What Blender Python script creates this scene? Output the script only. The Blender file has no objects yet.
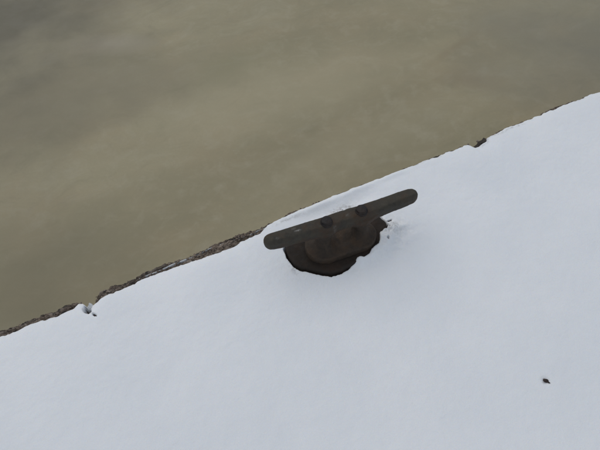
import bpy, math, random
import numpy as np
from mathutils import Vector, Matrix

random.seed(7)
R = math.radians
C = bpy.context.scene.collection
SC = bpy.context.scene

# ------------------------------------------------------------------ camera
cam_d = bpy.data.cameras.new('camera')
cam_d.sensor_width = 36.0
cam_d.lens = 36.0                      # 600 px focal length on a 600 px wide picture
cam_d.clip_start = 0.05
cam_d.clip_end = 2000
cam = bpy.data.objects.new('camera', cam_d)
C.objects.link(cam)
cam.location = (0.3833, -1.0898, 1.5)
cam.rotation_euler = (R(90 - 52), 0, R(-27.0014))
SC.camera = cam

# ------------------------------------------------------------------ light
SUN_EL, SUN_AZ = 52.0, 345.0           # overcast: one broad, weak sun behind the cloud
w = bpy.data.worlds.new('World')
SC.world = w
w.use_nodes = True
nt = w.node_tree
bg = nt.nodes['Background']
sky = nt.nodes.new('ShaderNodeTexSky')
sky.sky_type = 'NISHITA'
sky.sun_disc = False
sky.sun_elevation = R(SUN_EL)
sky.sun_rotation = R(SUN_AZ)
sky.air_density = 1.0
sky.dust_density = 4.0
sky.ozone_density = 1.0
mixn = nt.nodes.new('ShaderNodeMix')
mixn.data_type = 'RGBA'
mixn.inputs['Factor'].default_value = 0.78
mixn.inputs['B'].default_value = (5.5, 5.95, 6.5, 1)     # cloud deck
nt.links.new(sky.outputs['Color'], mixn.inputs['A'])
nt.links.new(mixn.outputs['Result'], bg.inputs['Color'])
bg.inputs['Strength'].default_value = 0.11

sd = bpy.data.lights.new('sun', 'SUN')
sd.energy = 0.75
sd.angle = R(70)
sd.color = (1.0, 0.97, 0.93)
sun = bpy.data.objects.new('sun', sd)
C.objects.link(sun)
az, el = R(SUN_AZ), R(SUN_EL)
d = Vector((math.sin(az) * math.cos(el), math.cos(az) * math.cos(el), math.sin(el)))
sun.rotation_euler = d.to_track_quat('Z', 'Y').to_euler()
sun.location = d * 10

SC.view_settings.view_transform = 'Standard'
SC.view_settings.look = 'None'
SC.view_settings.exposure = -0.29
SC.view_settings.gamma = 1.0
SC.view_settings.use_curve_mapping = False

# ------------------------------------------------------------------ numeric noise
def _hash(ix, iy, iz, seed):
    n = (ix.astype(np.int64) * 374761393 + iy.astype(np.int64) * 668265263 +
         iz.astype(np.int64) * 2147483647 + seed * 1274126177) & 0xffffffff
    n = ((n ^ (n >> 13)) * 1274126177) & 0xffffffff
    n = n ^ (n >> 16)
    return (n & 0xffff) / 65535.0

def vnoise(x, y, z=0.0, seed=0):
    x, y, z = np.broadcast_arrays(np.asarray(x, float), np.asarray(y, float), np.asarray(z, float))
    ix, iy, iz = np.floor(x), np.floor(y), np.floor(z)
    fx, fy, fz = x - ix, y - iy, z - iz
    u, v, q = [t * t * t * (t * (t * 6 - 15) + 10) for t in (fx, fy, fz)]
    r = 0
    for a in (0, 1):
        for b in (0, 1):
            for c in (0, 1):
                r = r + _hash(ix + a, iy + b, iz + c, seed) * (u if a else 1 - u) * (v if b else 1 - v) * (q if c else 1 - q)
    return r * 2 - 1

def fbm(x, y, z=0.0, oct=4, seed=0, gain=0.5):
    s, a, f, t = 0, 1, 1, 0
    for i in range(oct):
        s = s + a * vnoise(x * f, y * f, np.asarray(z) * f, seed + i * 17)
        t += a; a *= gain; f *= 2.03
    return s / t

def worley(x, y, seed=0):
    """returns per-cell random height and distance to border"""
    ix, iy = np.floor(x), np.floor(y)
    d1 = np.full(x.shape, 9.0); d2 = np.full(x.shape, 9.0); idv = np.zeros(x.shape)
    for a in (-1, 0, 1):
        for b in (-1, 0, 1):
            cx, cy = ix + a, iy + b
            px = cx + 0.5 + 0.8 * (_hash(cx, cy, cx * 0, seed) - 0.5)
            py = cy + 0.5 + 0.8 * (_hash(cx, cy, cx * 0, seed + 5) - 0.5)
            dd = np.hypot(px - x, py - y)
            h = _hash(cx, cy, cx * 0, seed + 9)
            m = dd < d1
            d2 = np.where(m, d1, np.minimum(d2, dd))
            idv = np.where(m, h, idv)
            d1 = np.where(m, dd, d1)
    return idv, d2 - d1

def sstep(a, b, x):
    t = np.clip((x - a) / (b - a), 0, 1)
    return t * t * (3 - 2 * t)

def poly_sdf(X, Y, P):
    """signed distance to polygon, negative inside"""
    P = np.asarray(P, float)
    d = np.full(X.shape, 1e9); inside = np.zeros(X.shape, bool)
    n = len(P)
    for i in range(n):
        a, b = P[i], P[(i + 1) % n]
        e = b - a
        wx, wy = X - a[0], Y - a[1]
        t = np.clip((wx * e[0] + wy * e[1]) / (e @ e + 1e-12), 0, 1)
        d = np.minimum(d, (wx - e[0] * t) ** 2 + (wy - e[1] * t) ** 2)
        c = ((a[1] > Y) != (b[1] > Y)) & (X < (b[0] - a[0]) * (Y - a[1]) / (b[1] - a[1] + 1e-12) + a[0])
        inside ^= c
    return np.where(inside, -1, 1) * np.sqrt(d)

# ------------------------------------------------------------------ mesh helpers
def link_mesh(name, verts, faces, mat, parent=None, smooth=True):
    me = bpy.data.meshes.new(name)
    verts = np.asarray(verts, np.float32)
    if isinstance(faces, np.ndarray):
        nf, k = faces.shape
        me.vertices.add(len(verts)); me.vertices.foreach_set('co', verts.ravel())
        me.loops.add(nf * k); me.loops.foreach_set('vertex_index', faces.astype(np.int32).ravel())
        me.polygons.add(nf)
        me.polygons.foreach_set('loop_start', np.arange(0, nf * k, k, dtype=np.int32))
        me.update(calc_edges=True); me.validate()
    else:
        me.from_pydata([tuple(map(float, v)) for v in verts], [], faces)
    if smooth:
        me.polygons.foreach_set('use_smooth', np.ones(len(me.polygons), bool))
    me.materials.append(mat)
    o = bpy.data.objects.new(name, me)
    C.objects.link(o)
    if parent: o.parent = parent
    return o

def grid_faces(nr, nc):
    i = np.arange(nr * nc).reshape(nr, nc)
    return np.stack([i[:-1, :-1].ravel(), i[:-1, 1:].ravel(), i[1:, 1:].ravel(), i[1:, :-1].ravel()], 1)

def tag(o, label=None, cat=None, group=None, kind=None):
    if label: o['label'] = label
    if cat: o['category'] = cat
    if group: o['group'] = group
    if kind: o['kind'] = kind
    return o

def empty(name, loc=(0, 0, 0), rz=0):
    o = bpy.data.objects.new(name, None)
    C.objects.link(o); o.location = loc; o.rotation_euler = (0, 0, rz)
    o.empty_display_size = 0.1
    return o

# ------------------------------------------------------------------ materials
def mat(name):
    m = bpy.data.materials.new(name); m.use_nodes = True
    return m, m.node_tree, m.node_tree.nodes['Principled BSDF']

def N(nt, t, **kw):
    n = nt.nodes.new(t)
    for k, v in kw.items():
        if k in n.inputs: n.inputs[k].default_value = v
        else: setattr(n, k, v)
    return n

def noise(nt, scale, detail=4, rough=0.55, co=None, dist=0.0):
    n = N(nt, 'ShaderNodeTexNoise', Scale=scale, Detail=detail, Roughness=rough, Distortion=dist)
    if co is not None: nt.links.new(co, n.inputs['Vector'])
    return n.outputs['Fac']

def ramp(nt, fac, stops):
    r = nt.nodes.new('ShaderNodeValToRGB')
    el = r.color_ramp.elements
    el[0].position, el[0].color = stops[0][0], (*stops[0][1], 1)
    el[1].position, el[1].color = stops[-1][0], (*stops[-1][1], 1)
    for p, c in stops[1:-1]:
        e = el.new(p); e.color = (*c, 1)
    nt.links.new(fac, r.inputs['Fac'])
    return r.outputs['Color']

def mixc(nt, fac, a, b, mode='MIX'):
    m = nt.nodes.new('ShaderNodeMix'); m.data_type = 'RGBA'; m.blend_type = mode
    for sock, v in (('Factor', fac), ('A', a), ('B', b)):
        if hasattr(v, 'links'): nt.links.new(v, m.inputs[sock])
        elif isinstance(v, tuple): m.inputs[sock].default_value = (*v, 1)
        else: m.inputs[sock].default_value = v
    return m.outputs['Result']

def math_n(nt, op, a, b=0.0, clamp=False):
    m = nt.nodes.new('ShaderNodeMath'); m.operation = op; m.use_clamp = clamp
    for i, v in enumerate((a, b)):
        if hasattr(v, 'links'): nt.links.new(v, m.inputs[i])
        else: m.inputs[i].default_value = v
    return m.outputs[0]

def bump(nt, h, strength, dist, prev=None):
    b = N(nt, 'ShaderNodeBump', Strength=strength, Distance=dist)
    nt.links.new(h, b.inputs['Height'])
    if prev is not None: nt.links.new(prev, b.inputs['Normal'])
    return b.outputs['Normal']

def coords(nt, scale=(1, 1, 1), rot=(0, 0, 0)):
    g = nt.nodes.new('ShaderNodeNewGeometry')
    m = N(nt, 'ShaderNodeMapping')
    m.inputs['Scale'].default_value = scale; m.inputs['Rotation'].default_value = rot
    nt.links.new(g.outputs['Position'], m.inputs['Vector'])
    return m.outputs['Vector']

# snow
M_snow, nt, P = mat('snow')
co = coords(nt)
big = noise(nt, 3.0, 3, 0.5, co)
fine = noise(nt, 260, 4, 0.7, co)
col = ramp(nt, big, [(0.3, (0.80, 0.825, 0.855)), (0.7, (0.86, 0.875, 0.895))])
dv = nt.nodes.new('ShaderNodeVertexColor'); dv.layer_name = 'dirt'
dn = noise(nt, 75, 6, 0.75, co, 0.8)
dm = math_n(nt, 'MULTIPLY', dv.outputs['Color'], ramp(nt, dn, [(0.42, (0, 0, 0)), (0.62, (1, 1, 1))]), True)
col = mixc(nt, dm, col, (0.22, 0.20, 0.18))
nt.links.new(col, P.inputs['Base Color'])
P.inputs['Roughness'].default_value = 0.75
P.inputs['Specular IOR Level'].default_value = 0.25
P.inputs['Subsurface Weight'].default_value = 0.35
P.inputs['Subsurface Radius'].default_value = (0.010, 0.012, 0.015)
P.inputs['Subsurface Scale'].default_value = 0.6
n1 = bump(nt, fine, 0.6, 0.0016)
n2 = bump(nt, noise(nt, 45, 4, 0.6, co), 0.35, 0.004, n1)
nt.links.new(n2, P.inputs['Normal'])

# half frozen slush
M_slush, nt, P = mat('slush')
co = coords(nt)
nt.links.new(ramp(nt, noise(nt, 150, 4, 0.6, co), [(0.3, (0.40, 0.42, 0.43)), (0.7, (0.62, 0.64, 0.66))]), P.inputs['Base Color'])
P.inputs['Roughness'].default_value = 0.5

# stone of the quay edge
def stone_mat(name, dark=1.0):
    m, nt, P = mat(name)
    co = coords(nt); cs = coords(nt, (0.35, 1, 1))
    a = noise(nt, 55, 6, 0.65, cs); b = noise(nt, 320, 4, 0.7, co); c = noise(nt, 11, 4, 0.6, cs)
    col = ramp(nt, a, [(0.30, (0.055 * dark, 0.043 * dark, 0.034 * dark)), (0.5, (0.235 * dark, 0.176 * dark, 0.130 * dark)),
                       (0.68, (0.33 * dark, 0.29 * dark, 0.25 * dark))])
    col = mixc(nt, ramp(nt, c, [(0.4, (0, 0, 0)), (0.65, (0.7, 0.7, 0.7))]), col, (0.075 * dark, 0.055 * dark, 0.043 * dark))
    col = mixc(nt, ramp(nt, b, [(0.56, (0, 0, 0)), (0.7, (0.75, 0.75, 0.75))]), col, (0.32 * dark, 0.29 * dark, 0.26 * dark))
    col = mixc(nt, ramp(nt, b, [(0.3, (0.8, 0.8, 0.8)), (0.42, (0, 0, 0))]), col, (0.025, 0.02, 0.016))
    vo = N(nt, 'ShaderNodeTexVoronoi', Scale=150.0); vo.feature = 'DISTANCE_TO_EDGE'
    nt.links.new(coords(nt, (0.4, 1, 1)), vo.inputs['Vector'])
    cr_ = math_n(nt, 'MULTIPLY', ramp(nt, vo.outputs['Distance'], [(0.02, (1, 1, 1)), (0.12, (0, 0, 0))]), ramp(nt, a, [(0.4, (1, 1, 1)), (0.6, (0.2, 0.2, 0.2))]))
    col = mixc(nt, cr_, col, (0.03 * dark, 0.022 * dark, 0.017 * dark))
    va = nt.nodes.new('ShaderNodeVertexColor'); va.layer_name = 'stone_dark'
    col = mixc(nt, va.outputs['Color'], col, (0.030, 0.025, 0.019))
    nt.links.new(col, P.inputs['Base Color'])
    P.inputs['Roughness'].default_value = 0.85
    n1 = bump(nt, noise(nt, 400, 4, 0.7, co), 0.5, 0.0015)
    n2 = bump(nt, a, 0.5, 0.004, n1)
    nt.links.new(n2, P.inputs['Normal'])
    return m
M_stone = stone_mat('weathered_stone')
M_wet = stone_mat('damp_stone', 0.45)

# cast iron
def iron_mat(name, base, rust, amount, rough=0.62):
    m, nt, P = mat(name)
    co = coords(nt)
    a = noise(nt, 22, 5, 0.6, co); b = noise(nt, 300, 5, 0.7, co); c = noise(nt, 70, 4, 0.6, co, 0.6)
    col = ramp(nt, c, [(0.3, tuple(v * 0.60 for v in base)), (0.7, tuple(v * 1.35 for v in base))])
    col = mixc(nt, ramp(nt, a, [(0.62 - amount, (0, 0, 0)), (0.80 - amount, (1, 1, 1))]), col, rust)
    col = mixc(nt, ramp(nt, b, [(0.62, (0, 0, 0)), (0.74, (0.5, 0.5, 0.5))]), col, tuple(min(1, v * 2.2 + 0.01) for v in base))
    nt.links.new(col, P.inputs['Base Color'])
    r = ramp(nt, c, [(0.3, (rough - 0.1,) * 3), (0.7, (rough + 0.12,) * 3)])
    nt.links.new(r, P.inputs['Roughness'])
    P.inputs['Specular IOR Level'].default_value = 0.38
    n1 = bump(nt, b, 0.75, 0.0014)
    n2 = bump(nt, c, 0.65, 0.0032, n1)
    nt.links.new(n2, P.inputs['Normal'])
    return m, nt, P
M_iron, ntI, PI_ = iron_mat('cast_iron', (0.046, 0.040, 0.029), (0.056, 0.036, 0.021), 0.12, 0.7)
M_foot, _, _ = iron_mat('rusty_cast_iron', (0.043, 0.031, 0.022), (0.060, 0.038, 0.023), 0.16, 0.8)
M_plate, _, _ = iron_mat('wet_rusty_plate', (0.018, 0.012, 0.0078), (0.029, 0.017, 0.010), 0.16, 0.75)
M_bolt, _, _ = iron_mat('bolt_steel', (0.012, 0.009, 0.008), (0.026, 0.015, 0.010), 0.10, 0.6)

# pale scrapes on the horn: an attribute-driven bare patch
dvc = ntI.nodes.new('ShaderNodeVertexColor'); dvc.layer_name = 'scrape'
lk = PI_.inputs['Base Color'].links[0].from_socket
sn = noise(ntI, 500, 3, 0.7, coords(ntI, (0.4, 1, 1)))
sm = math_n(ntI, 'MULTIPLY', dvc.outputs['Color'], ramp(ntI, sn, [(0.42, (0, 0, 0)), (0.56, (1, 1, 1))]), True)
ntI.links.new(mixc(ntI, sm, lk, (0.24, 0.235, 0.22)), PI_.inputs['Base Color'])

# rust blooming round the bolts
rvc = ntI.nodes.new('ShaderNodeVertexColor'); rvc.layer_name = 'rust'
lk = PI_.inputs['Base Color'].links[0].from_socket
rn = noise(ntI, 55, 5, 0.7, coords(ntI), 0.4)
rm = math_n(ntI, 'MULTIPLY', rvc.outputs['Color'], ramp(ntI, rn, [(0.36, (0.1, 0.1, 0.1)), (0.58, (1, 1, 1))]), True)
ntI.links.new(mixc(ntI, rm, lk, (0.052, 0.029, 0.017)), PI_.inputs['Base Color'])

# dark organic debris
M_bark, nt, P = mat('bark')
co = coords(nt, (1, 1, 1))
nt.links.new(ramp(nt, noise(nt, 260, 4, 0.6, co), [(0.3, (0.010, 0.006, 0.004)), (0.7, (0.045, 0.022, 0.016))]), P.inputs['Base Color'])
P.inputs['Roughness'].default_value = 0.7

# ice on the river: muddy, frozen flat
M_ice, nt, P = mat('muddy_ice')
co = coords(nt)
cb = coords(nt, (0.55, 1.5, 1), (0, 0, R(12)))
cc = coords(nt, (0.8, 1.2, 1), (0, 0, R(-30)))
A = noise(nt, 0.9, 5, 0.55, cb, 0.5)
B = noise(nt, 2.6, 5, 0.6, cc, 0.4)
D = noise(nt, 9.0, 5, 0.65, co, 0.3)
F = noise(nt, 60.0, 4, 0.7, co)
col = ramp(nt, A, [(0.28, (0.268, 0.242, 0.152)), (0.5, (0.338, 0.305, 0.198)), (0.70, (0.415, 0.376, 0.252))])
col = mixc(nt, ramp(nt, B, [(0.42, (0, 0, 0)), (0.66, (0.5,) * 3)]), col, (0.385, 0.322, 0.205))
col = mixc(nt, ramp(nt, D, [(0.50, (0, 0, 0)), (0.72, (0.42,) * 3)]), col, (0.450, 0.418, 0.315))
col = mixc(nt, ramp(nt, D, [(0.25, (0.3,) * 3), (0.44, (0, 0, 0))]), col, (0.265, 0.240, 0.165))
col = mixc(nt, ramp(nt, F, [(0.3, (0.25,) * 3), (0.7, (0, 0, 0))]), col, (0.28, 0.255, 0.18))
W_ = noise(nt, 4.5, 6, 0.68, coords(nt, (0.8, 1.3, 1), (0, 0, R(20))), 0.9)
col = mixc(nt, ramp(nt, W_, [(0.53, (0, 0, 0)), (0.72, (0.30,) * 3)]), col, (0.455, 0.425, 0.330))
col = mixc(nt, ramp(nt, W_, [(0.32, (0.4,) * 3), (0.46, (0, 0, 0))]), col, (0.265, 0.245, 0.160))
G_ = noise(nt, 210.0, 3, 0.8, co)
col = mixc(nt, ramp(nt, G_, [(0.3, (0.22,) * 3), (0.7, (0, 0, 0))]), col, (0.24, 0.22, 0.16))

def blob(nt, col, x, y, rx, ry, ang, tint, amt):
    """a stain or painted falloff in the ice with a ragged outline"""
    g = nt.nodes.new('ShaderNodeNewGeometry')
    dn = nt.nodes.new('ShaderNodeTexNoise'); dn.inputs['Scale'].default_value = 2.2; dn.inputs['Detail'].default_value = 5
    nt.links.new(g.outputs['Position'], dn.inputs['Vector'])
    v = nt.nodes.new('ShaderNodeVectorMath'); v.operation = 'MULTIPLY_ADD'
    nt.links.new(dn.outputs['Color'], v.inputs[0]); v.inputs[1].default_value = (rx * .9, ry * .9, 0)
    nt.links.new(g.outputs['Position'], v.inputs[2])
    sub = nt.nodes.new('ShaderNodeVectorMath'); sub.operation = 'SUBTRACT'
    nt.links.new(v.outputs[0], sub.inputs[0]); sub.inputs[1].default_value = (x + rx * .45, y + ry * .45, -0.9)
    m = nt.nodes.new('ShaderNodeMapping'); m.vector_type = 'TEXTURE'
    m.inputs['Rotation'].default_value = (0, 0, ang); m.inputs['Scale'].default_value = (rx, ry, 1)
    nt.links.new(sub.outputs[0], m.inputs['Vector'])
    ln = nt.nodes.new('ShaderNodeVectorMath'); ln.operation = 'LENGTH'
    nt.links.new(m.outputs[0], ln.inputs[0])
    f = ramp(nt, ln.outputs['Value'], [(0.15, (amt,) * 3), (1.0, (0, 0, 0))])
    return mixc(nt, f, col, tint)

col = blob(nt, col, 0.20, 3.2, 1.35, 2.1, R(-30), (0.125, 0.118, 0.088), 0.85)     # greyer ice far left, with lens corner darkening painted into the colour
col = blob(nt, col, 0.70, 2.05, 1.0, 0.40, R(-8), (0.250, 0.226, 0.158), 0.5)      # darker band
col = blob(nt, col, 1.45, 1.95, 0.55, 0.20, R(5), (0.270, 0.255, 0.160), 0.5)
col = blob(nt, col, 0.80, 2.50, 0.35, 0.14, R(-25), (0.400, 0.365, 0.290), 0.45)   # pale patch
col = blob(nt, col, 1.75, 1.55, 1.2, 0.38, R(-5), (0.450, 0.405, 0.280), 0.45)      # pale band
col = blob(nt, col, 1.9, 0.98, 1.0, 0.22, R(3), (0.400, 0.362, 0.250), 0.4)
col = blob(nt, col, -0.1, 0.8, 0.8, 0.7, R(0), (0.200, 0.184, 0.125), 0.6)
col = blob(nt, col, 2.80, 1.44, 0.42, 0.05, R(16), (0.290, 0.240, 0.150), 0.4)     # seam
col = blob(nt, col, 2.72, 1.12, 0.30, 0.12, R(-38), (0.290, 0.240, 0.155), 0.5)
col = blob(nt, col, 3.85, 0.85, 1.4, 1.2, R(-30), (0.215, 0.210, 0.172), 0.75)     # grey right side
col = mixc(nt, 1.0, col, (1.0, 0.98, 0.945), 'MULTIPLY')      # muddier tint
nt.links.new(col, P.inputs['Base Color'])
nt.links.new(ramp(nt, D, [(0.3, (0.42,) * 3), (0.7, (0.60,) * 3)]), P.inputs['Roughness'])
P.inputs['IOR'].default_value = 1.31
n1 = bump(nt, F, 0.12, 0.002)
n2 = bump(nt, D, 0.12, 0.01, n1)
nt.links.new(n2, P.inputs['Normal'])

# ------------------------------------------------------------------ ice and land sheets
ICE_Z = -0.9
ice = link_mesh('river_ice', [(-300, -0.3, ICE_Z), (300, -0.3, ICE_Z), (300, 500, ICE_Z), (-300, 500, ICE_Z)], [(0, 1, 2, 3)], M_ice, smooth=False)
tag(ice, 'smooth muddy olive grey river ice below the quay', kind='structure')
gr = link_mesh('ground', [(-300, -500, -0.030), (300, -500, -0.030), (300, -0.40, -0.030), (-300, -0.40, -0.030)], [(0, 1, 2, 3)], M_wet, smooth=False)
tag(gr, 'paved ground under the snow', kind='structure')

# ------------------------------------------------------------------ quay edge
EX = np.array([-1.3, -.4, 0, .066, .152, .204, .292, .337, .45, .499, .569, .599, .681, .801, .918, .947, 1.171, 1.328, 1.495, 1.573, 1.611, 1.688, 1.801, 1.982, 2.136, 2.23, 3.0, 4.2])
EY = np.array([0, .002, .003, .002, -.002, .001, .003, .005, .006, .011, .010, .011, .016, .008, .017, .017, .015, .012, .014, .011, .015, .010, .017, .020, .018, .010, .008, 0.0])
def edge_y(x):
    return np.interp(x, EX, EY, left=0, right=0)

JOINTS = [-6.79, -5.385, -3.98, -2.575, -1.17, .240, 1.640, 3.045, 4.45, 5.855, 7.26]
DEPTH, HT = 0.46, 0.30

def coping(x0, x1, parent, hi=True):
    """one coping stone: top, broken arris and front face as a displaced sheet, closed behind and at both ends"""
    dx = 0.0028 if hi else 0.02
    xs = np.linspace(x0, x1, int((x1 - x0) / dx) + 1)
    # profile: (inset from the edge, z)
    prof = [(DEPTH, -HT), (DEPTH, -0.004)]
    prof += [(t, 0.0) for t in np.linspace(DEPTH - 0.01, 0.13, 6)]
    prof += [(t, 0.0) for t in np.arange(0.125, 0.008, -0.0026 if hi else -0.012)]
    for a in np.linspace(0, 90, 8 if hi else 4):
        prof.append((0.008 - 0.008 * math.sin(R(a)), -0.008 + 0.008 * math.cos(R(a))))
    prof += [(0.0, -z) for z in np.concatenate([np.linspace(0.011, 0.07, 20 if hi else 4), np.linspace(0.08, HT, 16 if hi else 4)])]
    prof = np.array(prof)
    X, T = np.meshgrid(xs, prof[:, 0], indexing='xy')
    Z0 = np.repeat(prof[:, 1][:, None], len(xs), 1)
    Y = edge_y(X) - T
    near = sstep(0.16, 0.05, T) * (Z0 > -0.2)
    # layered crumbling along the arris
    h, b = worley(X / 0.016 + 0.6 * fbm(X * 30, T * 30, seed=3), (T - Z0) / 0.0075, seed=11)
    h2, b2 = worley(X / 0.055, (T - Z0) / 0.014, seed=23)
    chips = (h - 0.5) * 0.0075 + (h2 - 0.5) * 0.0080 - 0.0016 * (1 - sstep(0, 0.22, b)) - 0.0020 * (1 - sstep(0, 0.14, b2))
    rough = fbm(X * 14, T * 60, Z0 * 30, 5, 4) * 0.0035
    Zd = near * (chips + rough)
    # long grooves parallel to the edge, where thin snow lies
    gc = 0.0135 + 0.0035 * fbm(X * 6, X * 0, seed=8, oct=3) - 0.003 * sstep(.75, .55, X)
    gd = 0.009 * np.exp(-((T - gc) / 0.0042) ** 2) * sstep(.36, .44, X) * sstep(.84, .76, X) * (0.55 + 0.45 * fbm(X * 22, X * 0, seed=15, oct=2))
    Zd = Zd - np.clip(gd, 0, 1) * (Z0 > -0.003)
    # edges fall away towards the water
    Zd = Zd - 0.008 * sstep(0.05, 0.0, T) * (0.5 + 0.5 * vnoise(X * 9, X * 0, 0, 31))
    Y = Y + near * (fbm(X * 34, Z0 * 60, T * 60, 4, 41) * 0.0055 + (h2 - 0.5) * 0.0025) * (T < 0.05) \
          + (Z0 < -0.01) * (fbm(X * 9, Z0 * 12, 0, 4, 51) * 0.006)
    # broken corners at the joints
    for xe, sgn in ((x0, 1), (x1, -1)):
        c = sgn * (X - xe)
        k = 0.03 + 0.012 * vnoise(T * 60, X * 20, 0, 61)
        drop = np.clip(1 - (c / k), 0, 1) ** 2 * sstep(0.10, 0.0, T)
        Zd = Zd - 0.020 * drop
        Y = Y - 0.016 * drop
        X = X + sgn * 0.004 * np.clip(1 - c / 0.05, 0, 1) * fbm(T * 50, Z0 * 50, c * 0, 3, 71)
    Z = Z0 + Zd
    h3, b3 = worley(X / 0.0075, (T - Z0) / 0.0045, seed=37)
    Z = Z + near * ((h3 - 0.5) * 0.0042 - 0.0018 * (1 - sstep(0, 0.2, b3)))
    stone_dark = np.clip(sstep(0.011, 0.003, T + 0.005 * vnoise(X * 70, T * 90, 0, 81)) * (0.55 + 0.9 * fbm(X * 60, T * 200, Z0 * 60, 3, 83)) + 0.8 * (h3 > 0.86) * (T > 0.004), 0, 1)  # darker outer lip and front face, broken by noise, plus scattered dark chips
    stone_dark = np.maximum(stone_dark, 0.85 * sstep(1.59, 1.62, X) * sstep(1.70, 1.67, X))  # bare damp stone at the right-hand joint
    V = np.stack([X, Y, Z], -1).reshape(-1, 3)
    nr, nc = X.shape
    F = grid_faces(nr, nc)[:, ::-1]
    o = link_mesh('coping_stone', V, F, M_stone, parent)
    ca = o.data.color_attributes.new('stone_dark', 'FLOAT_COLOR', 'POINT')
    q_ = stone_dark.ravel().astype(np.float32)
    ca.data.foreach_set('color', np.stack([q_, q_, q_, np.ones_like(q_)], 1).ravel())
    # end caps
    me = o.data
    import bmesh
    bm = bmesh.new(); bm.from_mesh(me); bm.verts.ensure_lookup_table()
    bm.faces.new([bm.verts[r * nc] for r in range(nr)])
    bm.faces.new([bm.verts[r * nc + nc - 1] for r in range(nr)][::-1])
    bm.faces.new([bm.verts[c_] for c_ in range(nc)] + [bm.verts[(nr - 1) * nc + c_] for c_ in range(nc)][::-1])
    bmesh.ops.recalc_face_normals(bm, faces=bm.faces)
    bm.to_mesh(me); bm.free()
    return o

quay = empty('quay_wall', (0, 0, 0))
tag(quay, 'crumbling brown stone quay wall edge running diagonally between snow and ice', 'quay wall')
gaps = {}
for i in range(len(JOINTS) - 1):
    a, b = JOINTS[i], JOINTS[i + 1]
    ga = 0.016 if abs(a - .24) < .01 else 0.005
    gb = 0.015 if abs(b - .24) < .01 else 0.005
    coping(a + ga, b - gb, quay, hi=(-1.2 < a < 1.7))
core = link_mesh('wall_core',
    [(x, y, z) for x in (-300, 300) for y in (-0.42, -0.045) for z in (-2.0, -0.302)],
    [(0, 1, 3, 2), (4, 6, 7, 5), (0, 4, 5, 1), (2, 3, 7, 6), (1, 5, 7, 3), (0, 2, 6, 4)], M_wet, quay, smooth=False)
# near-black filler under the joints: painted-in shade that keeps the gap black
jf = link_mesh('joint_shade_bed',
    [(x, y, z) for x in (-7.0, 7.0) for y in (-0.42, -0.024) for z in (-0.301, -0.022)],
    [(0, 1, 3, 2), (4, 6, 7, 5), (0, 4, 5, 1), (2, 3, 7, 6), (1, 5, 7, 3), (0, 2, 6, 4)], M_bark, quay, smooth=False)

# courses of wall blocks under the coping (seen only from beside or from the ice)
def block_mesh():
    L, H_, D_, b = 0.89, 0.272, 0.10, 0.012
    vs, fs = [], []
    for k, (iy, ins) in enumerate(((0, 0), (D_ - b, 0), (D_, b))):
        vs += [(-L / 2 + ins, iy, -H_ / 2 + ins), (L / 2 - ins, iy, -H_ / 2 + ins), (L / 2 - ins, iy, H_ / 2 - ins), (-L / 2 + ins, iy, H_ / 2 - ins)]
    for k in range(2):
        for j in range(4):
            a, b_ = k * 4 + j, k * 4 + (j + 1) % 4
            fs.append((a, b_, b_ + 4, a + 4))
    fs += [(8, 9, 10, 11), (3, 2, 1, 0)]
    return vs, fs
bv, bf = block_mesh()
blk = None
for r_ in range(3):
    for k in range(14):
        x = -5.6 + k * 0.91 + (0.455 if r_ % 2 else 0)
        if blk is None:
            o = blk = link_mesh('wall_block', bv, bf, M_stone, quay, smooth=False)
        else:
            o = blk.copy(); C.objects.link(o); o.parent = quay
        o.location = (x, -0.12 + random.uniform(-.006, .006), -0.302 - 0.145 - r_ * 0.29)

# ------------------------------------------------------------------ snow cover
SX = np.array([-1.5, -.4, 0, .039, .105, .15, .2, .218, .228, .236, .246, .257, .281, .347, .393, .484, .523, .586, .651, .703, .727, .787, .800, .820, .86, .94, 1.1, 1.3, 1.48, 1.586, 1.602, 1.612, 1.64, 1.661, 1.674, 1.684, 1.75, 2.2, 2.6, 4.0])
SY = np.array([-.02, -.02, -.019, -.024, -.021, -.026, -.026, -.016, -.020, -.034, -.037, -.037, -.029, -.025, -.019, -.019, -.023, -.028, -.031, -.032, -.023, -.022, -.014, -.007, -.001, .004, .006, .003, .001, .003, -.002, -.020, -.023, -.019, -.014, .001, .006, .008, .001, -.01])
def snow_edge(x):
    base = np.interp(x, SX, SY)
    left = sstep(.82, .78, x)
    return base + fbm(x * 45, x * 0, seed=91, oct=3) * (0.0046 - 0.0002 * left) + fbm(x * 160, x * 0, seed=95, oct=2) * (0.0006 + 0.0008 * left)

HOLE = [(0.835, -0.10), (0.818, -0.125), (0.815, -0.157), (0.818, -0.191), (0.83, -0.213), (0.857, -0.235), (0.88, -0.258), (0.904, -0.274), (0.935, -0.278), (0.965, -0.273),
        (0.984, -0.263), (0.997, -0.254), (1.006, -0.2545), (1.018, -0.2625), (1.036, -0.2600), (1.050, -0.2515), (1.064, -0.2455), (1.078, -0.2420), (1.098, -0.222), (1.108, -0.206), (1.135, -0.204), (1.150, -0.188), (1.150, -0.160), (1.142, -0.130), (1.10, -0.105), (1.0, -0.090), (.9, -.088)]

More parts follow.
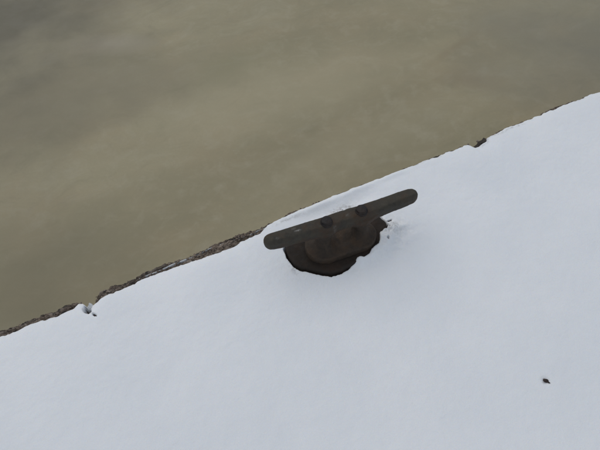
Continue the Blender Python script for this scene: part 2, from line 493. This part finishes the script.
xs = np.concatenate([-np.geomspace(300, 1.6, 26), np.arange(-1.5, -0.1, 0.03), np.arange(-0.08, 0.205, 0.0045), np.arange(0.205, 0.275, 0.0018), np.arange(0.2775, 0.78, 0.0045), np.arange(0.78, 1.22, 0.0024), np.arange(1.2215, 2.4, 0.0045),
                     np.arange(2.41, 4.5, 0.03), np.geomspace(4.6, 300, 26)])
ts = np.concatenate([[0, 0.0002, 0.0012, 0.003, 0.0055], np.arange(0.008, 0.32, 0.0026), np.arange(0.322, 1.3, 0.008), np.arange(1.31, 2.6, 0.04), np.geomspace(2.7, 500, 30)])
X, T = np.meshgrid(xs, ts, indexing='xy')
Y = snow_edge(X) - T
nearz = (np.abs(X - 1) < 2.6) & (T < 2.6)
right = sstep(.76, .86, X)
H = 0.026 - 0.003 * right
rim = 0.006 + 0.004 * right
wd = 0.030 + 0.02 * vnoise(X * 7, X * 0, 0, 101) + 0 * right
h = rim + (H - rim) * (1 - np.exp(-(np.clip(T, 0, None) / wd)))
# rounded lip
h = h * np.sqrt(np.clip(1 - (1 - np.clip(T / 0.006, 0, 1)) ** 2, 0, 1))
h = h + 0.0045 * fbm(X * 3.2, Y * 3.2, 0, 3, 111) * sstep(0, .1, T) + 0.0011 * fbm(X * 22, Y * 22, 0, 3, 121) * sstep(0, .03, T) + 0.0004 * fbm(X * 120, Y * 120, 0, 3, 127) + 0.0004 * fbm(X * 50, Y * 50, 0, 3, 129)
# the ridge of pushed snow between horn and edge
ry = 0.004 - 0.008
rd = (Y - (-0.012 + 0.006 * vnoise(X * 8, X * 0, 0, 131)))
h = h + 0.009 * np.exp(-(rd / 0.013) ** 2) * sstep(.84, .93, X) * sstep(1.55, 1.2, X) * (0.7 + 0.5 * vnoise(X * 14, X * 0, 0, 133))
h = h - 0.007 * np.exp(-((Y + 0.052) / 0.022) ** 2) * sstep(.88, .97, X) * sstep(1.25, 1.12, X)
lump = fbm(X * 42, Y * 42, 0, 4, 141)
ring = np.exp(-((X - 1.15) ** 2 / 0.06 ** 2 + (Y + 0.22) ** 2 / 0.055 ** 2))
h = h + 0.0100 * ring * (lump + 0.08)
ring2 = np.exp(-((X - 1.05) ** 2 / 0.09 ** 2 + (Y + 0.275) ** 2 / 0.028 ** 2))
h = h + 0.0060 * ring2 * (lump + 0.05)
sd_h = poly_sdf(X, Y, HOLE)
# snow heaped over the front right of the plate
pile = np.exp(-np.clip(poly_sdf(X, Y, [(1.01, -.262), (1.06, -.262), (1.12, -.235), (1.155, -.205), (1.14, -.20), (1.09, -.235), (1.05, -.25)]), 0, 1) ** 2 / 0.024 ** 2)
h = h + 0.015 * pile
wob = 0.0022 * fbm(X * 70, Y * 70, 0, 4, 151)
jag = 0.003 * sstep(.98, 1.06, X) * fbm(X * 55, Y * 55, 0, 3, 157)
dd = sd_h + wob + jag
h = h + 0.004 * np.exp(-np.clip(dd, 0, 1) / 0.018) * (dd > 0)          # slightly raised brim
hole = sstep(-0.0065, 0.0025, dd)
# small pits: the joint, the dark slot by the foot, dimples under debris
def pit(cx, cy, rx, ry, ang=0.0, soft=0.35):
    c, s = math.cos(ang), math.sin(ang)
    u = ((X - cx) * c + (Y - cy) * s) / rx; v = (-(X - cx) * s + (Y - cy) * c) / ry
    q = np.sqrt(u * u + v * v) + 0.25 * fbm(X * 120, Y * 120, 0, 2, 161)
    return sstep(1 - soft, 1 + soft * .5, q)
for p in ((0.2350, -0.055, 0.0100, 0.0165, 0.35, .10), (0.250, -0.084, 0.0035, 0.009, 0.5),
          (1.163, -0.176, 0.010, 0.0035, 0.2), (1.146, -0.190, 0.0045, 0.010, 0.3), (1.118, -0.238, 0.002, 0.006, -0.6)):
    hole = hole * pit(*p)
for p in ((1.2435, -0.8085, 0.011, 0.008, 0.3, .7),):
    h = h - 0.006 * (1 - pit(*p))
Zb = -0.020
h = h * (1 - 0.60 * np.exp(-((X - .240) / .013) ** 2 - ((Y + .045) / .020) ** 2))
Z = Zb + (h - Zb) * hole
Z[0, :] = np.minimum(Z[0, :], -0.012)
V = np.stack([X, Y, Z], -1).reshape(-1, 3)
GF = grid_faces(*X.shape)[:, ::-1]
thr = 0.3 + 0.55 * ((np.abs(X - .2395) < .02) & (Y > -.08))
GF = GF[(hole - thr).ravel()[GF].max(1) > 0]
snow = link_mesh('snow', V, GF, M_snow)
tag(snow, 'smooth pale snow blanket lying on the quay around the cleat', kind='structure')
dirt = 0.9 * np.exp(-((X - 1.06) ** 2 / 0.045 ** 2 + (Y + 0.060) ** 2 / 0.014 ** 2)) \
     + 0.55 * np.exp(-((X - 1.155) ** 2 / 0.035 ** 2 + (Y + 0.20) ** 2 / 0.03 ** 2)) \
     + 0.55 * np.exp(-((X - 0.815) ** 2 / 0.008 ** 2 + (Y + 0.20) ** 2 / 0.03 ** 2)) \
     + 0.45 * np.exp(-((Y - snow_edge(X) + 0.008 + 0.006 * vnoise(X * 20, X * 0, 0, 172)) / 0.005) ** 2) * sstep(0.25, 0.7, vnoise(X * 9, X * 0, 0, 171)) * right \
     + 0.5 * np.exp(-((X - 0.88) ** 2 / 0.06 ** 2 + (Y + 0.022) ** 2 / 0.008 ** 2))
ca = snow.data.color_attributes.new('dirt', 'FLOAT_COLOR', 'POINT')
dv_ = np.clip(dirt.ravel(), 0, 1).astype(np.float32)
ca.data.foreach_set('color', np.stack([dv_, dv_, dv_, np.ones_like(dv_)], 1).ravel())

# thin snow lying in the groove of the stone and on its ledges
xs2 = np.arange(0.38, 0.84, 0.003); ts2 = np.linspace(-0.005, 0.026, 12)
X2, T2 = np.meshgrid(xs2, ts2, indexing='xy')
gc = 0.0135 + 0.0035 * fbm(X2 * 6, X2 * 0, seed=8, oct=3) - 0.003 * sstep(.75, .55, X2)
wv = 0.0030 * (0.75 + 0.7 * vnoise(X2 * 17, X2 * 0, 0, 181))
u = (np.linspace(-1, 1, 12)[:, None]) * np.ones_like(X2)
Y2 = edge_y(X2) - gc + u * np.clip(wv, 0.001, 1)
Z2 = -0.0105 + 0.0060 * np.sqrt(np.clip(1 - u * u, 0, 1)) + 0.0045 * vnoise(X2 * 24, X2 * 0, 0, 191) + 0.001 * fbm(X2 * 90, Y2 * 90, 0, 2, 193)
gs = link_mesh('snow_streak', np.stack([X2, Y2, Z2], -1).reshape(-1, 3), grid_faces(*X2.shape), M_slush)
tag(gs, 'thin streak of snow lying in the groove of the stone edge', kind='structure')

# ------------------------------------------------------------------ the cleat
def smin(a, b, k):
    h_ = np.clip(0.5 + 0.5 * (b - a) / k, 0, 1)
    return b * (1 - h_) + a * h_ - k * h_ * (1 - h_)
def smax(a, b, k): return -smin(-a, -b, k)

HL = 0.241
def sdf_horn(x, y, z):
    ax = np.abs(x) / HL
    wy = 0.0285 - 0.0045 * ax ** 1.4
    zt = 0.166 + 0.009 * ax ** 2
    zb = 0.117 + 0.017 * np.clip((ax - 0.12) / 0.88, 0, 1) ** 0.9 + 0.010 * np.exp(-(x / 0.034) ** 2)
    zc, hz = (zt + zb) / 2, (zt - zb) / 2
    r = 0.0085 + 0.008 * ax ** 3
    qy, qz = np.abs(y) - wy + r, np.abs(z - zc) - hz + r
    sec = np.hypot(np.maximum(qy, 0), np.maximum(qz, 0)) + np.minimum(np.maximum(qy, qz), 0) - r
    # flat-ish chamfers on the upper edges
    ch = (np.abs(y) - wy + (z - zt) + 0.0095) * 0.7071
    sec = smax(sec, ch, 0.0025)
    px = np.maximum(np.abs(x) - (HL - wy), 0)
    plan = np.hypot(px, np.abs(y)) - wy
    return smax(sec, plan, 0.020)

def sdf_leg(x, y, z, sx):
    t = np.clip((z - 0.03) / 0.11, 0, 1)
    rx = 0.0205 + 0.022 * np.clip((t - 0.45) / 0.55, 0, 1) ** 2.2 + 0.014 * np.clip(1 - t * 2.0, 0, 1)
    ry = 0.0255 + 0.010 * np.clip(1 - t * 1.5, 0, 1) ** 1.3 + 0.002 * np.clip((t - 0.5) / 0.5, 0, 1) ** 1.5
    cx = sx * (0.058 + 0.004 * t)
    u = np.sqrt(((x - cx) / rx) ** 2 + (y / ry) ** 2)
    d_ = (u - 1) * np.minimum(rx, ry) * 0.9
    return np.maximum(d_, np.maximum(0.03 - z, z - 0.14))

def sdf_foot(x, y, z):
    px = np.maximum(np.abs(x) - 0.056, 0)
    plan = np.hypot(px, np.abs(y)) - 0.0565
    q = np.clip((x / 0.113) ** 2 + (y / 0.0565) ** 2, 0, 1)
    top = 0.055 + 0.010 * (1 - q) ** 0.8 - 0.020 * np.exp(-(x / 0.026) ** 2) * sstep(-.040, -.008, y)
    return smax(smax(plan, z - top, 0.006), 0.018 - z, 0.002)

def surface(fn, lo, hi, st):
    """naive surface nets on a signed distance field"""
    ax_ = [np.arange(lo[i], hi[i] + st, st) for i in range(3)]
    G = np.meshgrid(*ax_, indexing='ij')
    S = fn(*G)
    ins = S < 0
    nx, ny, nz = S.shape
    c = np.zeros((nx - 1, ny - 1, nz - 1), int)
    for a in (0, 1):
        for b in (0, 1):
            for d_ in (0, 1):
                c += ins[a:nx - 1 + a, b:ny - 1 + b, d_:nz - 1 + d_]
    act = (c > 0) & (c < 8)
    idx = -np.ones(act.shape, int)
    idx[act] = np.arange(act.sum())
    I = np.argwhere(act)
    acc = np.zeros((len(I), 3)); cnt = np.zeros(len(I))
    cn = [(a, b, d_) for a in (0, 1) for b in (0, 1) for d_ in (0, 1)]
    for p in range(8):
        for q in range(p + 1, 8):
            A_, B_ = cn[p], cn[q]
            if sum(abs(A_[k] - B_[k]) for k in range(3)) != 1: continue
            sa = S[I[:, 0] + A_[0], I[:, 1] + A_[1], I[:, 2] + A_[2]]
            sb = S[I[:, 0] + B_[0], I[:, 1] + B_[1], I[:, 2] + B_[2]]
            m = (sa < 0) != (sb < 0)
            t = np.where(m, sa / np.where(m, sa - sb, 1), 0)
            pos = np.array(A_) + t[:, None] * (np.array(B_) - np.array(A_))
            acc += pos * m[:, None]; cnt += m
    Vt = (I + acc / cnt[:, None]) * st + np.array(lo)
    faces = []
    for ax in range(3):
        s0 = [slice(1, -1)] * 3; s0[ax] = slice(0, -1)
        s1 = [slice(1, -1)] * 3; s1[ax] = slice(1, None)
        a0, a1 = ins[tuple(s0)], ins[tuple(s1)]
        E_ = np.argwhere(a0 != a1)
        off = np.array([1, 1, 1]); off[ax] = 0
        E_ = E_ + off
        fl = a0[a0 != a1]
        b, c_ = (ax + 1) % 3, (ax + 2) % 3
        def at(db, dc):
            P_ = E_.copy(); P_[:, b] -= db; P_[:, c_] -= dc
            return idx[P_[:, 0], P_[:, 1], P_[:, 2]]
        q = np.stack([at(0, 0), at(1, 0), at(1, 1), at(0, 1)], 1)
        q[~fl] = q[~fl][:, ::-1]
        faces.append(q)
    F_ = np.concatenate(faces)
    # vertex normals from the field
    e = 0.0008
    n = np.stack([fn(*(Vt + np.eye(3)[k] * e).T) - fn(*(Vt - np.eye(3)[k] * e).T) for k in range(3)], 1)
    n /= np.linalg.norm(n, axis=1)[:, None] + 1e-12
    return Vt, F_, n

def pitting(x, y, z):
    return 0.0013 * fbm(x * 75, y * 75, z * 75, 4, 201) + 0.0016 * fbm(x * 16, y * 16, z * 16, 2, 211)

def sdf_casting(x, y, z):
    horn = sdf_horn(x, y, z)
    legs = np.minimum(sdf_leg(x, y, z, -1), sdf_leg(x, y, z, 1))
    d_ = smin(legs, sdf_foot(x, y, z), 0.017)
    d_ = smin(d_, horn, 0.016)
    return d_ + pitting(x, y, z)

cleat = empty('mooring_cleat', (0.982, -0.186, 0.0), R(-4.7))
tag(cleat, 'rusty dark brown cast iron mooring cleat bolted down in a hollow in the snow', 'mooring cleat')

V, F, NRM = surface(sdf_casting, (-0.25, -0.075, 0.012), (0.25, 0.075, 0.185), 0.0021)
fc = V[F].mean(1)
horn_d = sdf_horn(*fc.T)
is_horn = (horn_d < 0.0035) | (fc[:, 2] > 0.128)
is_leg = ~is_horn & (fc[:, 2] > 0.070)
lab = np.where(is_horn, 0, np.where(is_leg, np.where(fc[:, 0] < 0, 1, 2), 3))
for k, (nm, m_) in enumerate((('horn', M_iron), ('leg', M_foot), ('leg', M_foot), ('foot', M_foot))):
    Fk = F[lab == k]
    uq, inv = np.unique(Fk.ravel(), return_inverse=True)
    o = link_mesh(nm, V[uq], inv.reshape(-1, 4), m_, cleat)
    o.data.normals_split_custom_set_from_vertices([tuple(v) for v in NRM[uq]])
    if k == 0:
        vx = V[uq]
        def sp(cx, cy, rx, ry):
            return np.exp(-((vx[:, 0] - cx) / rx) ** 4 - ((vx[:, 1] - cy) / ry) ** 4)
        sc = (sp(-0.142, -0.004, .009, .0028) + 0.35 * sp(-0.150, 0.006, .007, .003) + 0.22 * sp(-.205, -.010, .006, .004) + 0.3 * sp(0.012, -0.004, .007, .004) + .35 * sp(-.035, -.024, .005, .004)) * (vx[:, 2] > 0.13)
        ca = o.data.color_attributes.new('scrape', 'FLOAT_COLOR', 'POINT')
        ru = np.clip(sum(np.exp(-(np.hypot(vx[:, 0] - b_, vx[:, 1] + .006) / .034) ** 2) for b_ in (-.054, .056)) + .8 * sstep(.150, .125, vx[:, 2]), 0, 1).astype(np.float32)
        cr0 = o.data.color_attributes.new('rust', 'FLOAT_COLOR', 'POINT')
        cr0.data.foreach_set('color', np.stack([ru, ru, ru, np.ones_like(ru)], 1).ravel())
        s_ = np.clip(sc, 0, 1).astype(np.float32)
        ca.data.foreach_set('color', np.stack([s_, s_, s_, np.ones_like(s_)], 1).ravel())

PLATE = [(0.850, -0.10), (0.824, -0.125), (0.820, -0.157), (0.823, -0.190), (0.834, -0.211), (0.861, -0.232), (0.884, -0.253), (0.906, -0.268), (0.935, -0.272),
         (0.975, -0.270), (1.03, -0.266), (1.09, -0.250), (1.135, -0.215), (1.148, -0.180), (1.140, -0.135), (1.10, -0.108), (1.0, -0.094), (0.9, -0.092)]
_c, _s = math.cos(R(-4.7)), math.sin(R(-4.7))
PL = [((px - .982) * _c + (py + .186) * _s, -(px - .982) * _s + (py + .186) * _c) for px, py in PLATE]
def sdf_plate(x, y, z):
    plan = poly_sdf(x[:, :, 0], y[:, :, 0], PL)[:, :, None] if x.ndim == 3 else poly_sdf(x, y, PL)
    top = 0.033 + 0.0015 * fbm(x * 30, y * 30, 0, 3, 221)
    return smax(smax(plan, z - top, 0.007), -0.012 - z, 0.001) + 0.0012 * fbm(x * 45, y * 45, z * 45, 3, 231)
V, F, NRM = surface(sdf_plate, (-0.185, -0.11, -0.02), (0.185, 0.12, 0.042), 0.0028)
bp = link_mesh('base_plate', V, F, M_plate, cleat)

# bolts: rounded hexagonal heads on a low collar
def sdf_bolt(x, y, z, ang):
    c, s = math.cos(ang), math.sin(ang)
    u, v = x * c + y * s, -x * s + y * c
    k = np.maximum(np.abs(v), np.maximum(np.abs(u * 0.8660 + v * 0.5), np.abs(u * 0.8660 - v * 0.5)))
    hexa = smax(k - 0.0156, np.hypot(u, v) - 0.0168, 0.002)
    dome = z - (0.0120 - 9.0 * (x * x + y * y))
    head = smax(smax(hexa, dome, 0.003), -z - 0.006, 0.001)
    washer = smax(np.hypot(u, v) - 0.0182, z - 0.0020, 0.0015)
    washer = np.maximum(washer, -z - 0.006)
    return np.minimum(head, washer) + 0.0006 * fbm(x * 120, y * 120, z * 120, 3, 241)
for bx, ang in ((-0.054, 0.2), (0.056, 0.75)):
    V, F, NRM = surface(lambda x, y, z: sdf_bolt(x, y, z, ang), (-0.024, -0.024, -0.009), (0.024, 0.024, 0.020), 0.0012)
    V = V + np.array([bx, -0.0045, 0.1665])
    link_mesh('bolt', V, F, M_bolt, cleat)

# ------------------------------------------------------------------ small things
def lump_mesh(name, size, m_, seed, loc, rz=0, n=24, rough=0.25, parent=None, tilt=0):
    vs, fs = [], []
    nv = n // 2
    th = np.linspace(0, np.pi, nv)[:, None]; ph = np.linspace(0, 2 * np.pi, n, endpoint=False)[None, :]
    x = np.sin(th) * np.cos(ph); y = np.sin(th) * np.sin(ph); z = np.cos(th) * np.ones_like(ph)
    k = 1 + rough * fbm(x * 1.7 + seed * 3.1, y * 1.7, z * 1.7 + seed, 4, seed)
    P_ = np.stack([x * k * size[0], y * k * size[1], z * k * size[2]], -1)
    V_ = P_.reshape(-1, 3)
    i = np.arange(nv * n).reshape(nv, n); j = np.roll(i, -1, 1)
    F_ = np.stack([i[:-1].ravel(), i[1:].ravel(), j[1:].ravel(), j[:-1].ravel()], 1)
    o = link_mesh(name, V_, F_, m_, parent)
    o.location = loc; o.rotation_euler = (tilt, 0, rz)
    return o

# clod of snow fallen into the joint
clod = lump_mesh('snow_clod', (0.0090, 0.0120, 0.013), M_snow, 5, (0.2465, -0.042, -0.001), 0.3, 32, 0.45)
clod.data.materials[0] = M_slush
tag(clod, 'small lump of snow wedged in the dark joint of the quay edge', 'snow lump')

chip = empty('bark_chip', (1.2435, -0.8085, 0.0), R(-40))
hz = 0.0225
tag(chip, 'tiny dark brown bark chip lying alone on the smooth snow', 'bark chip')
c1 = lump_mesh('chip_body', (0.0075, 0.0050, 0.0035), M_bark, 8, (0, 0, hz), 0, 20, 0.5, chip, 0.2)
c2 = lump_mesh('chip_splinter', (0.0040, 0.0020, 0.0015), M_bark, 9, (0.007, -0.0035, hz), -0.5, 14, 0.4, chip)

tw = lump_mesh('twig_piece', (0.003, 0.0085, 0.003), M_bark, 12, (0.251, -0.084, 0.014), 0.45, 16, 0.4)
tag(tw, 'short dark twig piece stuck in the snow below the joint', 'twig')
cr = lump_mesh('dirt_crumb', (0.009, 0.0032, 0.004), M_bark, 13, (1.163, -0.176, 0.020), 0.15, 18, 0.6)
tag(cr, 'flat dark dirt crumb in the snow, upper of two right of the cleat foot', 'dirt crumb')
cr2 = lump_mesh('dirt_crumb', (0.004, 0.009, 0.005), M_bark, 14, (1.147, -0.191, 0.017), 0.3, 18, 0.6)
tag(cr2, 'upright dark dirt crumb against the cleat foot, lower of two', 'dirt crumb')

# loose grit along the broken edge
vs, fs = [], []
rng = np.random.RandomState(3)
cube = np.array([(a, b, c) for a in (-1, 1) for b in (-1, 1) for c in (-1, 1)], float)
cf = [(0, 1, 3, 2), (4, 6, 7, 5), (0, 4, 5, 1), (2, 3, 7, 6), (1, 5, 7, 3), (0, 2, 6, 4)]
nG = 420
for i in range(nG):
    x = rng.uniform(-0.1, 0.80) if i < 300 else rng.uniform(0.8, 2.4)
    if .225 < x < .26: continue
    lo, hi = snow_edge(np.array([x]))[0], edge_y(np.array([x]))[0]
    if i < 300: y = rng.uniform(lo - .004, hi - .004)
    else: y = hi - rng.uniform(.001, .006)
    s = rng.uniform(0.0010, 0.0032) * (1.3 if i % 9 == 0 else 1)
    pts = cube * s * rng.uniform(.55, 1.2, (8, 3)) * np.array([1.5, 1, .7])
    a = rng.uniform(0, 6.28); ca_, sa_ = math.cos(a), math.sin(a)
    pts = np.stack([pts[:, 0] * ca_ - pts[:, 1] * sa_, pts[:, 0] * sa_ + pts[:, 1] * ca_, pts[:, 2]], 1)
    pts += np.array([x, y, -0.001 - 0.006 * (y > hi - .012) + rng.uniform(-.001, .002)])
    b0 = len(vs); vs += [tuple(p) for p in pts]
    fs += [tuple(b0 + k for k in f_) for f_ in cf]
grit = link_mesh('stone_grit', vs, fs, M_stone, smooth=False)
tag(grit, 'loose stone grit scattered along the broken quay edge', 'grit', kind='stuff')

# dark frozen leaf scrap on the bare patch of stone further right
def leaf(name, pts, z, m_, arch):
    P_ = np.array(pts, float); c = P_.mean(0)
    top = [(p[0], p[1], z + arch * vnoise(p[0] * 90, p[1] * 90, 0, 5)) for p in P_]
    vs = top + [(p[0], p[1], p[2] - 0.0015) for p in top] + [(c[0], c[1], z + 0.003)] + [(c[0], c[1], z - 0.001)]
    n = len(P_); fs = []
    for i in range(n):
        j = (i + 1) % n
        fs += [(i, j, 2 * n), (n + j, n + i, 2 * n + 1), (j, i, n + i, n + j)]
    return link_mesh(name, vs, fs, m_, smooth=False)
M_leaf, nt, P = mat('leaf_litter')
nt.links.new(ramp(nt, noise(nt, 200, 4, 0.6, coords(nt)), [(0.3, (0.016, 0.012, 0.009)), (0.7, (0.050, 0.038, 0.026))]), P.inputs['Base Color'])
P.inputs['Roughness'].default_value = 0.8
lf = leaf('dead_leaf', [(1.606, -0.022), (1.618, -0.014), (1.632, -0.012), (1.644, -0.003), (1.662, -0.001), (1.676, 0.006), (1.681, -0.001), (1.676, -0.010), (1.670, -0.018), (1.655, -0.014), (1.640, -0.022), (1.628, -0.027), (1.616, -0.024)], 0.004, M_leaf, 0.003)
tag(lf, 'dark wet dead leaf scrap in the notch of the snow at the quay edge', 'dead leaf')
